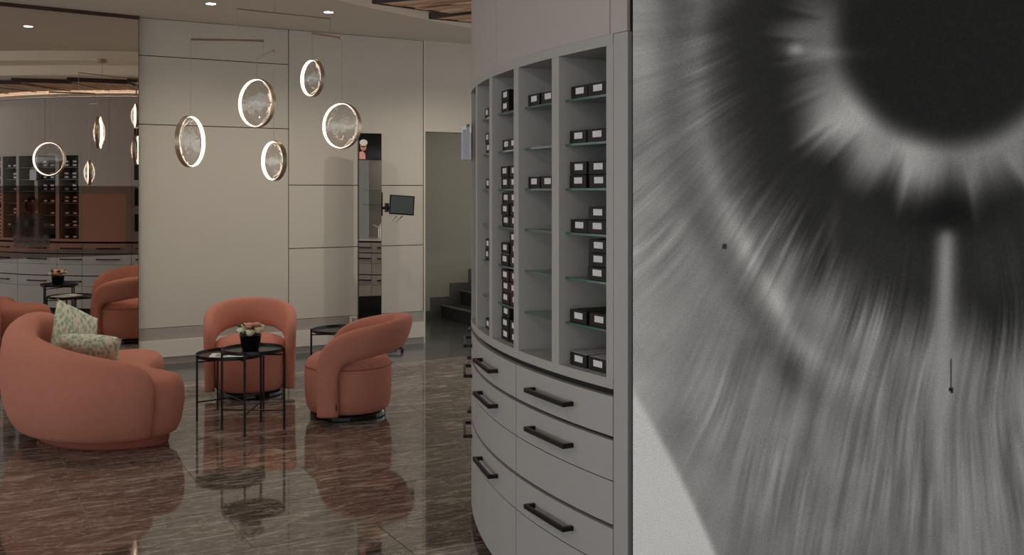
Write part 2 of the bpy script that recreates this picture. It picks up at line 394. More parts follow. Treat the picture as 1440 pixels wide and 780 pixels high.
uA = (bay0(3)-.45, 213.14); uB = (bay0(1)-.45, bay0(3)-.45); uC = (bay0(-1)-.45, bay0(1)-.45); uD = (bay0(-2)-.9, bay0(-1)-.45)
shelf_unit((3, 4), *uA, 'curved grey shelf cabinet with long drawers right beside the eye print')
shelf_unit((1, 2), *uB, 'curved grey shelf cabinet second from the eye print, filled with black boxes')
shelf_unit((-1, 0), *uC, 'curved grey shelf cabinet at the turning edge, drawer handles seen in profile')
shelf_unit((-2,), *uD, 'single-bay curved shelf cabinet seen in the wall mirror')
# plain drawer cabinet and black niche column, seen in the mirror
e0, e1 = 159.4, uD[0]
r_ = empty('drawer_cabinet', pol(165, R-.15)); tag(r_, 'curved grey drawer cabinet under plain panels, seen in the wall mirror', 'cabinet')
b4 = set(COL.objects)
link('upper_panel', arcm('upper_panel', e0+.03, e1-.03, R-.022, R, .944, 2.127), 'laminate_warm', r_); drawers(r_, e0, e1)
for o in COL.objects:
    if o not in b4 and o.parent == r_: o.location = -r_.location
f0, f1 = 153.0, 159.4
r_ = empty('niche_cabinet', pol(156, R-.15)); tag(r_, 'curved panel with a column of black niches at the mirror edge', 'cabinet')
b4 = set(COL.objects)
link('upper_panel', arcm('upper_panel', f0+.03, f1-.03, R-.022, R, .944, 2.126), 'laminate_warm', r_); drawers(r_, f0, f1)
for z0, z1 in ((1.08, 1.31), (1.42, 1.65), (1.76, 1.98), (2.12, 2.5)):
    n_ = link('black_niche', arcm('black_niche', f0+1.4, f1-.7, R+.0005, R+.014, z0, z1), 'tag_black', r_)
for o in COL.objects:
    if o not in b4 and o.parent == r_: o.location = -r_.location
# sink cabinet (its reflection fills the tall standing mirror)
g0, g1 = 139.0, 153.0
r_ = empty('sink_cabinet', pol(146, R-.15)); tag(r_, 'grey drawer cabinet with white washbasin top, reflected in the standing mirror', 'cabinet')
b4 = set(COL.objects)
drawers(r_, 146.5, g1); drawers(r_, g0, 146.5)
link('worktop', arcm('worktop', g0, g1, 2.8, R+.01, .942, .965), 'white_ceramic', r_)
link('back_panel', arcm('back_panel', g0, g1, 2.78, 2.8, .94, 2.1), 'laminate', r_)
link('added_niche_light', arcm('added_niche_light', g0+1, g1-1, 3.1, 3.14, 2.112, 2.120), 'added_niche_glow', r_)  # added glowing strip, brightens the sink cabinet as the standing mirror reflects it
for z in (1.42, 1.62): link('glass_shelf', arcm('glass_shelf', g0, g1, 2.81, 2.95, z, z+.008), 'shelf_glass', r_)
for o in COL.objects:
    if o not in b4 and o.parent == r_: o.location = -r_.location
fa = empty('water_tap', pol(146.3, 3.12, .9655)); tag(fa, 'chrome water tap on the white washbasin top', 'tap')
link('tap_body', tube('tap_body', (0, 0, 0), (0, 0, .17), .018, 12), 'chrome', fa)
link('spout', tube('spout', (0, 0, .14), (-.14, .06, .20), .012, 12), 'chrome', fa)
link('lever', tube('lever', (0, 0, .17), (.05, .0, .24), .008, 10), 'chrome', fa)

# curved wall above the cabinets, in panels
wr = link('wall_right', arcm('wall_right', 139, 214.4, 3.0, R-.012, 2.128, RING_Z-.001, 60), 'joint_dark'); tag(wr, 'curved greige wall panels above the shelf cabinets', kind='structure')
es = [214.4, 212.85, 196.7, 180.55, 164.4, 153, 139]
for i in range(len(es)-1):
    link('wall_panel', arcm('wall_panel', es[i+1]+.04, es[i]-.04, R-.012, R, 2.128, RING_Z-.001), 'laminate_warm', wr)
te = link('trim_3', arcm('end_post', 213.18, 214.4, 3.02, R, 0, 2.126, 2), 'laminate'); tag(te, 'grey upright end post between cabinet and eye print', kind='structure')

# ------------------------------------------------------------------ wooden ceiling panels
plank_no = 0
pnames = ['nearest the doorway', 'second from the doorway', 'third from the doorway']
cnt = 0
for k in range(-3, 9):
    a1 = 155.2 + 9*k; a0 = a1 - 8.2
    root = empty('wood_ceiling_panel', pol((a0+a1)/2, 4.0, WOOD_Z)); cnt += 1
    tag(root, {0: 'slatted wooden ceiling panel with pointed corner, left of the curved wall top', -1: 'slatted wooden ceiling panel partly hidden behind the curved wall top'}.get(k, 'slatted wooden ceiling panel over the round cabinet wall, seen in the mirror'), 'ceiling panel', 'slatted wooden ceiling panels')
    ri = 3.40
    A = pol(a1, 4.55); B = pol(a0, 4.30); Cc = pol(a0, ri); Dd = pol(a1, ri)
    off = root.location
    # dark frame: upper board slightly larger than planks with side faces
    top = [p for p in (A, B, Cc, Dd)]
    v = [(p.x-off.x, p.y-off.y, .012) for p in top]+[(p.x-off.x, p.y-off.y, .043) for p in top]
    link('panel_board', pyd('panel_board', v, [(3, 2, 1, 0), (4, 5, 6, 7), (0, 1, 5, 4), (1, 2, 6, 5), (2, 3, 7, 6), (3, 0, 4, 7)]), 'dark_wood', root)
    cen = (A+B+Cc+Dd)/4
    # dark side rails hanging to the plank underside
    for (p, q) in ((A, B), (A, Dd)):
        d_ = (q-p).normalized(); nn = Vector((-d_.y, d_.x, 0))
        if nn.dot(cen-p) < 0: nn = -nn
        w_ = .018
        q4 = [p, q, q+nn*w_, p+nn*w_]
        v = [(x.x-off.x, x.y-off.y, -.006) for x in q4]+[(x.x-off.x, x.y-off.y, .0115) for x in q4]
        link('edge_rail', pyd('edge_rail', v, [(3, 2, 1, 0), (4, 5, 6, 7), (0, 1, 5, 4), (1, 2, 6, 5), (2, 3, 7, 6), (3, 0, 4, 7)]), 'dark_wood', root)
    np_ = 6
    for i in range(np_):
        t0 = .03+.96*i/np_; t1 = .03+.96*(i+1)/np_-.012
        o0 = A.lerp(B, t0); o1 = A.lerp(B, t1); i0 = Dd.lerp(Cc, t0); i1 = Dd.lerp(Cc, t1)
        o0 = o0.lerp(i0, .02); o1 = o1.lerp(i1, .02)
        cpl = (o0+o1+i0+i1)/4; ax = (i0-o0).normalized(); ra = math.atan2(ax.y, ax.x)
        inv = Matrix.Rotation(-ra, 3, 'Z')
        q4 = [inv @ (x-cpl) for x in (o0, o1, i1, i0)]
        dz = random.uniform(-.004, .004)
        v = [(x.x, x.y, dz) for x in q4]+[(x.x, x.y, .0115) for x in q4]
        link('plank', pyd('plank', v, [(3, 2, 1, 0), (4, 5, 6, 7), (0, 1, 5, 4), (1, 2, 6, 5), (2, 3, 7, 6), (3, 0, 4, 7)]), 'plank_wood', root, loc=(cpl.x-off.x, cpl.y-off.y, 0), rz=ra)
# warm cove light tucked behind a lip at the top of the curved wall
cv = empty('cove_light', pol(180, R, 2.82)); tag(cv, 'warm light strip behind a lip at the curved wall top', 'light strip')
for nm, r0, r1, z0, z1, m_ in (('light_strip', R+.004, R+.056, 2.866, 2.872, 'cove'), ('lip', R+.001, R+.066, 2.855, 2.865, 'laminate_warm'), ('lip_front', R+.060, R+.066, 2.866, 2.904, 'laminate_warm')):
    o = link(nm, arcm(nm, 142, 213, r0, r1, z0, z1, 60), m_, cv); o.location = -cv.location

# ------------------------------------------------------------------ black boxes on the shelves
box_me = boxm('box', -.054, .054, -.16, 0, 0, .046, .002); box_me.materials.append(MATS['black_card'])
boxb_me = boxm('box', -.054, .054, -.16, 0, 0, .046, .002); boxb_me.materials.append(MATS['brown_card'])
stick_me = boxm('label_sticker', -.030, .022, .0005, .0015, .016, .038); stick_me.materials.append(MATS['label_paper'])
lid_me = boxm('lid_top', -.051, .051, -.155, -.003, .0462, .0472); lid_me.materials.append(MATS['white_lid'])
bay_say = {4: 'bay beside eye print', 3: 'second bay from eye print', 2: 'third bay from eye print', 1: 'fourth bay from eye print', 0: 'fifth bay from eye print', -1: 'second bay in the mirror', -2: 'last bay in the mirror'}
sh_say = ['top shelf', 'second shelf', 'third shelf', 'fourth shelf', 'fifth shelf', 'sixth shelf', 'bottom board']
st_say = {1: [''], 2: ['lower', 'upper'], 3: ['lowest', 'middle', 'topmost']}
STOCK = {4: {0: [(0, 1), (1, 1)], 1: [(0, 1), (1, 1)], 2: [(0, 2), (1, 2)], 3: [(0, 1), (1, 2)], 4: [(1, 3)], 5: [(0, 1), (1, 1)], 6: [(0, 1), (1, 1)]},
         3: {0: [(0, 1), (1, 1)], 2: [(0, 1), (1, 1)]},
         2: {0: [(0, 2)], 1: [(0, 1), (1, 1)], 2: [(0, 2), (1, 2)], 3: [(0, 3), (1, 3)], 4: [(0, 2), (1, 3)], 5: [(0, 3), (1, 3)], 6: [(0, 3), (1, 2)]},
         1: {0: [(0, 1), (1, 1)], 1: [(0, 2)], 2: [(0, 1)], 4: [(0, 2)], 5: [(1, 1)], 6: [(0, 1)]},
         0: {1: [(0, 1)], 3: [(0, 1), (1, 1)], 5: [(1, 2)]},
         -1: {0: [(0, 1), (1, 2)], 1: [(0, 2), (1, 1)], 2: [(0, 2), (1, 2)], 3: [(0, 1), (1, 1)], 4: [(0, 1)], 5: [(0, 1), (1, 1)], 6: [(1, 1)]},
         -2: {0: [(0, 2), (1, 2)], 1: [(0, 2), (1, 2)], 2: [(0, 2), (1, 1)], 3: [(0, 2), (1, 2)], 4: [(0, 1), (1, 1)], 5: [(0, 2), (1, 1)], 6: [(0, 1), (1, 1)]}}
for b, sh in STOCK.items():
    for si, sl in sh.items():
        z = SH[si] if si < 6 else .978
        for slot, n in sl:
            for q in range(n):
                a = bay0(b) + (1.28, 3.35)[slot] + random.uniform(-.06, .06)
                brown = (b == 2 and si == 5)
                p = pol(a, R-.034-random.uniform(0, .006), z+.0005+q*.0478)
                o = link('eyewear_box', boxb_me if brown else box_me, None, None, loc=p, rz=math.radians(a-90))
                tag(o, ' '.join(x for x in [('dark brown' if brown else 'black')+' box,', ('left' if slot == 0 else 'right')+' side,', (st_say[n][q]+' of stack,') if n > 1 else '', sh_say[si]+',', bay_say[b]] if x), 'box', 'labelled boxes in the shelf cabinets')
                link('label_sticker', stick_me, None, o)
                if (b, si) in ((4, 6),) or random.random() < .12: link('lid_top', lid_me, None, o)

# clear acrylic holder hung on the cabinet's turning edge
ah = empty('acrylic_holder', pol(183.2, R+.002, 1.76), math.radians(183.2-90)); tag(ah, 'clear acrylic holder with grey packets hung on the cabinet edge', 'holder')
bm = bmesh.new()
for (x0, x1, y0, y1, z0, z1) in ((-.06, .06, .001, .004, 0, .185), (-.06, .06, .046, .049, 0, .14), (-.06, -.057, .004, .046, 0, .16), (.057, .06, .004, .046, 0, .16), (-.057, .057, .004, .046, 0, .003)):
    r = bmesh.ops.create_cube(bm, size=1)
    for v in r['verts']: v.co = Vector(((x0+x1)/2+v.co.x*(x1-x0), (y0+y1)/2+v.co.y*(y1-y0), (z0+z1)/2+v.co.z*(z1-z0)))
link('clear_box', bm_mesh('clear_box', bm), 'acrylic', ah)
link('packet', boxm('packet', -.052, .052, .008, .024, .004, .175, .003), 'packet', ah); link('packet', boxm('packet', -.05, .05, .026, .042, .004, .15, .003), 'packet', ah)
for zz in (.035, .075):
    o = link('blister_cup', lathe('blister_cup', [(.001, .010), (.009, .008), (.014, 0)], 16), 'chrome', ah, loc=(.061, .027, zz), smooth=True); o.rotation_euler = (0, math.radians(90), 0)

# ------------------------------------------------------------------ eye print
def make_eye():
    Y = 3.225; s = Y/1400
    x0, x1, z0, z1 = .392, 2.05, .02, 3.05
    nx, ny = 330, 520
    # fine cells in the part that matters
    xs = np.linspace(x0, x1, nx+1); zs = np.linspace(z0, z1, ny+1)
    X, Zz = np.meshgrid(xs, zs)
    PX = 720+X/s; PY = 270+(1.6-Zz)/s
    rng = np.random.default_rng(3)
    def n1(t, seed, period=4096):
        g_ = np.random.default_rng(seed).random(period); i = np.floor(t).astype(int); f_ = t-i; f_ = f_*f_*(3-2*f_)
        return g_[i % period]*(1-f_)+g_[(i+1) % period]*f_
    def n2(a, b, seed):
        g_ = np.random.default_rng(seed).random((257, 257)); i = np.floor(a).astype(int); j = np.floor(b).astype(int); fa_ = a-i; fb = b-j
        fa_ = fa_*fa_*(3-2*fa_); fb = fb*fb*(3-2*fb); i0, i1, j0, j1 = i % 257, (i+1) % 257, j % 257, (j+1) % 257
        return (g_[i0, j0]*(1-fa_)+g_[i1, j0]*fa_)*(1-fb)+(g_[i0, j1]*(1-fa_)+g_[i1, j1]*fa_)*fb
    def sm(a, b, x): t = np.clip((x-a)/(b-a), 0, 1); return t*t*(3-2*t)
    dx = PX-1335; dy = PY-45; r = np.hypot(dx, dy); th = np.degrees(np.arctan2(dy, dx)) % 360      # 90 = down, 180 = left
    th = np.where(th < 40, th+360, th)
    # streak direction: bends downwards away from the pupil
    ths = th + (n2(PX*.006, PY*.006, 30)-.5)*6
    st1 = n2(ths*.9, r*.010, 11); st2 = n2(ths*2.2, r*.012, 12); st3 = n2(ths*.35+r*.002, r*.006, 13)
    thf = np.degrees(np.arctan2(dy+150, dx)) % 360; thf = np.where(thf < 40, thf+360, thf)+(n2(PX*.005, PY*.005, 30)-.5)*5
    f1 = n2(thf*.55, r*.007, 41)-.5; f2 = n2(thf*1.3, r*.009, 42)-.5; f3 = n2(thf*2.9, r*.012, 43)-.5; f4 = n2(thf*6.5, r*.016, 44)-.5
    fibre = (f1*.7+f2*.8+f3*.7+f4*.5)*np.clip(n2(PX*.014, PY*.009, 31)*1.5+.05, .3, 1.3)
    streak_old = ((st1-.5)*.8+(st2-.5)*.5)*np.clip(n2(PX*.012, PY*.008, 31)*1.6-.2, .1, 1.2)+(st3-.5)*.6
    streak = fibre*(.28+.26*(1-sm(125, 168, th)))*(.55+.45*sm(230, 420, r))
    mot = n2(PX*.02, PY*.02, 15)-.5; mot2 = n2(PX*.045, PY*.045, 16)-.5
    # zones
    rag = (n1(ths*.16, 21)-.5)*50+(n1(ths*.5, 22)-.5)*26
    left = np.exp(-((th-200)/26)**2)
    ring_in = sm(126, 178, r)
    ring_out = 1-sm(186-10*left, 270-24*left, r+rag*.8)
    ringb = 112+36*np.exp(-((th-138)/13)**2)+30*np.exp(-((th-108)/11)**2)-24*np.exp(-((th-166)/12)**2)-72*np.exp(-((th-205)/20)**2)-8*np.exp(-((th-88)/9)**2)
    base = 30.0+22*sm(225, 360, r)*np.clip(.4+streak, 0, 1)
    rl = np.interp(th, [60, 75, 90, 100, 112, 123, 140, 155, 170, 180, 200, 260, 400], [440, 440, 425, 412, 395, 385, 370, 360, 352, 346, 345, 345, 400])
    outer = 104+6*sm(0, 300, r-rl)
    outer = outer + streak*50 + 7 + mot*14 + mot2*6 - 8*sm(560, 760, PY)
    t_out = sm(-62, 56, r-rl+rag*.4+streak*52)
    gcol = base*(1-t_out)+outer*t_out
    # bright limbus line and the darker belt outside it
    rl2 = np.interp(th, [95, 108, 117, 123, 133, 146, 170, 185, 230], [520, 505, 482, 448, 417, 392, 356, 350, 350])
    vis = sm(100, 116, th)*(1-sm(205, 235, th))
    gcol += vis*(14+14*np.exp(-((th-128)/14)**2))*np.exp(-((r-rl2)/15)**2)*(1+streak)
    gcol -= vis*22*np.exp(-((r-rl2-42)/24)**2)*(1+streak)
    # upper left belt
    ul = sm(178, 196, th); gcol -= ul*26*np.exp(-((r-395)/40)**2)
    gcol = gcol*(1-ring_in*ring_out)+ringb*ring_in*ring_out*(1+.14*streak) + 0
    gcol = np.where(r < 205, gcol*sm(120, 176, r)+24*(1-sm(120, 176, r)), gcol)
    # small bright knob at the left of the ring
    gcol += 52*np.exp(-((PX-1118)/12)**2-((PY-70)/9)**2)+26*np.exp(-((PX-1160)/46)**2-((PY-75)/9)**2)
    # vertical bright fibre
    fx = 1331-np.clip(PY-330, 0, 400)*.03; w_ = 13+np.clip(PY-330, 0, 400)*.022
    fib = np.exp(-((PX-fx)/w_)**2)*sm(312, 336, PY)*(1-sm(480, 760, PY))
    gcol = gcol*(1-fib*.85)+138*fib*.85
    # dark hood above the fibre
    gcol *= 1-.55*np.exp(-((PX-1330)/60)**2-((PY-298)/30)**2)
    gcol -= 14*np.exp(-((PX-1430)/120)**2-((PY-470)/60)**2)
    # dark smudges low in the iris
    for (cx_, cy_, wx, wy, am) in ((1112, 520, 16, 46, 24), (1052, 500, 24, 60, 14), (1300, 700, 8, 90, 24), (1140, 640, 10, 60, 20), (1180, 690, 14, 80, 12), (1420, 620, 10, 70, 16), (1235, 560, 10, 50, -16), (1100, 430, 14, 18, -18), (1045, 335, 10, 20, -14), (1170, 340, 8, 50, -14)):
        gcol -= am*np.exp(-((PX-cx_+ (PY-cy_)*.12)/wx)**2-((PY-cy_)/wy)**2)
    gcol = np.where((abs(PX-1337) < 1.6) & (PY > 505) & (PY < 548), 40, gcol); gcol = np.where(np.hypot(PX-1338, PY-548) < 3.5, 16, gcol)
    gcol = np.where(np.hypot(PX-1019, PY-347) < 4, 40, gcol)
    gcol += 18*sm(960, 890, PX)*sm(200, 420, PY)+22*sm(985, 890, PX)*sm(240, 60, PY)
    # sclera
    bx = 886+(PY-545)*.60-np.clip(PY-545, 0, 500)**2*.00042
    scl = sm(10, -6, PX-bx)*sm(500, 560, PY)
    gcol = gcol*(1-scl)+(172+10*sm(600, 780, PY)+mot*4)*scl
    gcol += (rng.random(gcol.shape)-.5)*5
    gcol = np.clip(gcol, 14, 235)/255
    lin = np.where(gcol <= .04045, gcol/12.92, ((gcol+.055)/1.055)**2.4)
    lin = np.clip(lin*EYE_GAIN, 0, .95)
    verts = np.stack([X, np.full_like(X, 0), Zz], -1).reshape(-1, 3)
    idx = np.arange((nx+1)*(ny+1)).reshape(ny+1, nx+1)
    quads = np.stack([idx[:-1, :-1], idx[:-1, 1:], idx[1:, 1:], idx[1:, :-1]], -1).reshape(-1, 4)
    me = bpy.data.meshes.new('eye_image')
    me.vertices.add(len(verts)); me.vertices.foreach_set('co', verts.ravel())
    me.loops.add(quads.size); me.loops.foreach_set('vertex_index', quads.ravel().astype(np.int32))
    me.polygons.add(len(quads)); me.polygons.foreach_set('loop_start', np.arange(0, quads.size, 4, dtype=np.int32))
    me.update(calc_edges=True)
    at = me.color_attributes.new('print', 'FLOAT_COLOR', 'POINT')
    c4 = np.stack([lin, lin, lin*1.0, np.ones_like(lin)], -1).reshape(-1)
    at.data.foreach_set('color', c4.astype(np.float32))
    m = bpy.data.materials.new('eye_print_ink'); m.use_nodes = True; nt = m.node_tree; b = nt.nodes['Principled BSDF']
    ca = nt.nodes.new('ShaderNodeVertexColor'); ca.layer_name = 'print'
    tc = nt.nodes.new('ShaderNodeTexCoord'); n = nt.nodes.new('ShaderNodeTexNoise'); n.inputs['Scale'].default_value = 240; n.inputs['Detail'].default_value = 2
    nt.links.new(tc.outputs['Object'], n.inputs['Vector'])
    mr = nt.nodes.new('ShaderNodeMapRange'); mr.inputs[1].default_value = .25; mr.inputs[2].default_value = .75; mr.inputs[3].default_value = .78; mr.inputs[4].default_value = 1.22
    nt.links.new(n.outputs['Fac'], mr.inputs[0])
    mx = nt.nodes.new('ShaderNodeMixRGB'); mx.blend_type = 'MULTIPLY'; mx.inputs[0].default_value = 1
    nt.links.new(ca.outputs[0], mx.inputs[1]); nt.links.new(mr.outputs[0], mx.inputs[2]); nt.links.new(mx.outputs[0], b.inputs['Base Color'])
    b.inputs['Roughness'].default_value = .75; b.inputs['Specular IOR Level'].default_value = .15
    MATS['eye_print_ink'] = m
    root = empty('eye_print', (1.2, Y, 0)); tag(root, 'huge black and white close-up print of an eye filling the right wall', 'print')
    o = link('printed_sheet', me, 'eye_print_ink', root, loc=(-1.2, 0, 0))
    link('backing_board', boxm('backing_board', x0-1.2, x1-1.2, .001, .02, z0, z1), 'carcass_dark', root)
EYE_GAIN = 2.2
make_eye()
we = link('wall_front', boxm('wall_front', .46, 4.5, 3.25, 3.33, 0, CEIL-.001), 'laminate'); tag(we, 'flat wall that carries the eye print', kind='structure')

# ------------------------------------------------------------------ armchairs
def make_chair(loc, rz, label):
    root = empty('armchair', loc, rz); tag(root, label, 'armchair', 'coral tub armchairs')
    pr = [(.02, .045), (.24, .045), (.275, .052), (.295, .08), (.308, .16), (.312, .30), (.306, .37), (.288, .408), (.25, .438), (.15, .468), (.02, .478)]
    link('seat', lathe('seat', pr, 56), 'fabric', root, smooth=True)
    link('seat_seam', lathe('seat_seam', [(.3105, .362), (.3115, .365), (.3105, .368)], 56), 'fabric_seam', root, smooth=True)
    link('base', lathe('base', [(.02, .0), (.255, .0), (.265, .008), (.265, .03), (.255, .044), (.02, .044)], 40), 'black_gloss', root, smooth=False)
    key = [((.320, -.105, .055), (1, -.05, 0), .074, .040), ((.322, -.105, .16), (1, -.05, 0), .074, .042), ((.324, -.105, .30), (1, -.05, 0), .076, .043), ((.325, -.095, .40), (1, 0, -.05), .084, .044),
           ((.324, -.045, .485), (1, .05, -.12), .098, .046), ((.318, .06, .535), (.98, .2, -.2), .108, .048), ((.292, .185, .563), (.85, .5, -.25), .112, .05),
           ((.225, .305, .588), (.6, .78, -.28), .114, .05), ((.12, .375, .602), (.3, .93, -.3), .115, .05), ((0, .395, .607), (0, .95, -.3), .115, .05)]
    full = key + [((-p[0], p[1], p[2]), (-t[0], t[1], t[2]), w, h) for p, t, w, h in key[-2::-1]]
    n = 5
    pos = crom([k[0] for k in full], n); ou = crom([k[1] for k in full], n); wd = crom([(k[2], k[3], 0) for k in full], n)
    rings = []; M = 20
    for i, p in enumerate(pos):
        tan = (pos[min(i+1, len(pos)-1)]-pos[max(i-1, 0)]).normalized(); t = ou[i]; t = (t-tan*t.dot(tan)).normalized(); w = tan.cross(t).normalized()
        ring_ = []
        for k in range(M):
            a = 2*math.pi*k/M; c, s_ = math.cos(a), math.sin(a); e = .55
            ring_.append(p + w*(wd[i][0]*math.copysign(abs(c)**e, c)) + t*(wd[i][1]*math.copysign(abs(s_)**.8, s_)))
        rings.append(ring_)
    o = link('back_band', loft('back_band', rings), 'fabric', root, smooth=True)
    tg = link('fabric_tag', boxm('fabric_tag', .363, .366, -.045, -.037, .10, .145), 'tag_black', root)
    return root
def face(dx, dy): return math.atan2(dy, dx)+math.pi/2          # chair front is local -Y
a_ = make_chair((-2.08, 7.92, 0), face(.24, -1), 'coral tub armchair facing the camera behind the two side tables'); a_.scale = (.95, .95, 1.01)
make_chair((-1.18, 7.18, 0), face(-1, -.05), 'coral tub armchair turned sideways, its back leaning to the right')

# ------------------------------------------------------------------ sofa
so = empty('curved_sofa', (-2.8, 6.9, 0)); tag(so, 'coral curved sofa seen from behind at the left, with two cushions', 'sofa')
O = Vector((-2.8, 6.9, 0))
def sx_(x): return -2.115+(x+2.17)*.95
path = [(-2.31, 6.37, .47), (-2.37, 6.325, .53), (-2.48, 6.28, .57), (-2.64, 6.25, .605), (-2.84, 6.275, .645), (-3.05, 6.375, .69), (-3.22, 6.53, .73), (-3.33, 6.74, .765), (-3.365, 6.97, .785), (-3.34, 7.17, .75), (-3.28, 7.33, .64), (-3.22, 7.42, .48)]
path = [(sx_(x), y-.18, z) for x, y, z in path]
pp = crom(path, 5); rings = []
for i, p in enumerate(pp):
    tan = pp[min(i+1, len(pp)-1)]-pp[max(i-1, 0)]; tan.z = 0; tan.normalize(); out = Vector((tan.y, -tan.x, 0))
    if out.dot(Vector((p.x, p.y, 0))-O) < 0: out = -out
    h = p.z; b = Vector((p.x, p.y, 0))-O
    e = min(1, min(i, len(pp)-1-i)/7); e = math.sqrt(1-(1-e)**2); e = .45+.55*e
    prof = [(-.01, .066), (.025, .07), (.068, .12), (.112, .22), (.138, .36), (.13, h-.13), (.108, h-.06), (.07, h-.015), (.02, h), (-.035, h-.008), (-.075, h-.045), (-.09, h-.11), (-.085, .36), (-.06, .2), (-.04, .1)]
    if h < .5: prof = [(d_, min(z, h)) for d_, z in prof]
    rings.append([b+out*(d_*e)+Vector((0, 0, z)) for d_, z in prof])
o = link('back_band', loft('back_band', rings), 'fabric', so, smooth=True); subsurf(o, 1)
outl = [(-2.17, 6.52), (-2.23, 6.39), (-2.40, 6.29), (-2.62, 6.25), (-2.84, 6.28), (-3.05, 6.38), (-3.22, 6.53), (-3.33, 6.74), (-3.365, 6.97), (-3.33, 7.2), (-3.22, 7.40), (-3.06, 7.56), (-2.86, 7.64), (-2.68, 7.56), (-2.60, 7.36), (-2.58, 7.12), (-2.50, 6.92), (-2.34, 6.78), (-2.20, 6.66)]
ol = cromc([Vector((sx_(x), y-.18, 0))-O for x, y in outl], 5)
cen = sum(ol, Vector())/len(ol)
def inset(d_):
    r = []
    L_ = len(ol)
    for i, p in enumerate(ol):
        t = (ol[(i+1) % L_]-ol[i-1]).normalized(); nn = Vector((-t.y, t.x, 0))
        if nn.dot(cen-p) < 0 and False: nn = -nn
        r.append(p+nn*d_)
    return r
area = sum(ol[i].x*ol[(i+1) % len(ol)].y-ol[(i+1) % len(ol)].x*ol[i].y for i in range(len(ol)))
sg = 1 if area > 0 else -1
sec = [(.07, .065), (.04, .08), (.012, .14), (-.008, .26), (-.004, .35), (.012, .40), (.04, .428), (.085, .44)]
rings = [[p+Vector((0, 0, z)) for p in inset(sg*d_)] for d_, z in sec]
o = link('seat', loft('seat', rings), 'fabric', so, smooth=True)
rings = [[p+Vector((0, 0, z)) for p in inset(sg*d_)] for d_, z in ((.10, 0), (.09, .01), (.08, .064))]
link('base', loft('base', rings), 'fabric_seam', so)

def pillow(loc, rot, size, label):
    n = 14; v = []; f = []
    for s_ in (1, -1):
        for i in range(n+1):
            for j in range(n+1):
                u = -1+2*i/n; w = -1+2*j/n
                th_ = .5*((1-u*u)*(1-w*w))**.42
                pinch = 1-.07*(1-abs(u)**2)*(abs(w)**3)-.0
                pinch2 = 1-.07*(1-abs(w)**2)*(abs(u)**3)
                v.append((u*size/2*pinch2, w*size/2*pinch, s_*th_*.14))
    m_ = (n+1)**2
    for i in range(n):
        for j in range(n):
            a = i*(n+1)+j; f.append((a, a+n+1, a+n+2, a+1)); f.append((m_+a, m_+a+1, m_+a+n+2, m_+a+n+1))
    bm = bmesh.new(); me = pyd('pillow', v, f); bm.from_mesh(me); bpy.data.meshes.remove(me); bmesh.ops.remove_doubles(bm, verts=bm.verts, dist=1e-5)
    o = link('cushion', bm_mesh('cushion', bm), 'leaf_print', None, loc=loc, smooth=True); o.rotation_euler = rot
    tag(o, label, 'cushion', 'leaf print cushions on the sofa'); return o
pillow((-3.00, 6.83, .635), (math.radians(68), math.radians(28), math.radians(62)), .38, 'pale green leaf print cushion standing on its corner in the sofa')
pillow((-2.74, 6.46, .565), (math.radians(38), math.radians(-6), math.radians(200)), .38, 'pale green leaf print cushion slumped nearer the sofa edge')

# ------------------------------------------------------------------ side tables
def side_table(loc, rad, h, rz, label):
    root = empty('side_table', (loc[0], loc[1], 0), rz); tag(root, label, 'side table', 'black metal tray side tables')
    link('tray', lathe('tray', [(.01, h-.012), (rad-.002, h-.012), (rad, h-.008), (rad, h+.012), (rad-.004, h+.012), (rad-.006, h-.004), (.01, h-.004)], 56), 'tabletop', root)
    for k in range(4):
        a = math.pi/2*k; x, y = (rad+.005)*math.cos(a), (rad+.005)*math.sin(a)
        link('leg', tube('leg', (x, y, 0), (x, y, h+.014), .0078, 8), 'black_metal', root)
    rr = rad+.005
    for z in (h-.035, .13):
        for k in range(2):
            a = math.pi/2*k; link('cross_bar', tube('cross_bar', (rr*math.cos(a), rr*math.sin(a), z+.011*k), (-rr*math.cos(a), -rr*math.sin(a), z+.011*k), .005, 8), 'black_metal', root)
    return root
side_table((-1.748, 6.72), .205, .54, .0, 'tall round black side table with the flower pot on it')
side_table((-2.01, 7.12), .242, .445, math.radians(38), 'low round black side table with a magazine on it')
side_table((-1.35, 7.86), .225, .515, math.radians(10), 'round black side table half hidden behind the right armchair')
# magazine
mg = empty('magazine', (-1.99, 7.04, .4415), math.radians(8)); tag(mg, 'open white magazine lying on the low side table', 'magazine')
link('pages', boxm('pages', -.14, .14, -.09, .09, 0, .009, .002), 'paper_white', mg)
link('cover_picture', boxm('cover_picture', -.10, .04, -.06, .05, .0091, .0097), 'paper_print', mg)
link('loose_sheet', boxm('loose_sheet', -.02, .16, -.10, -.02, .0098, .0106), 'paper_white', mg)
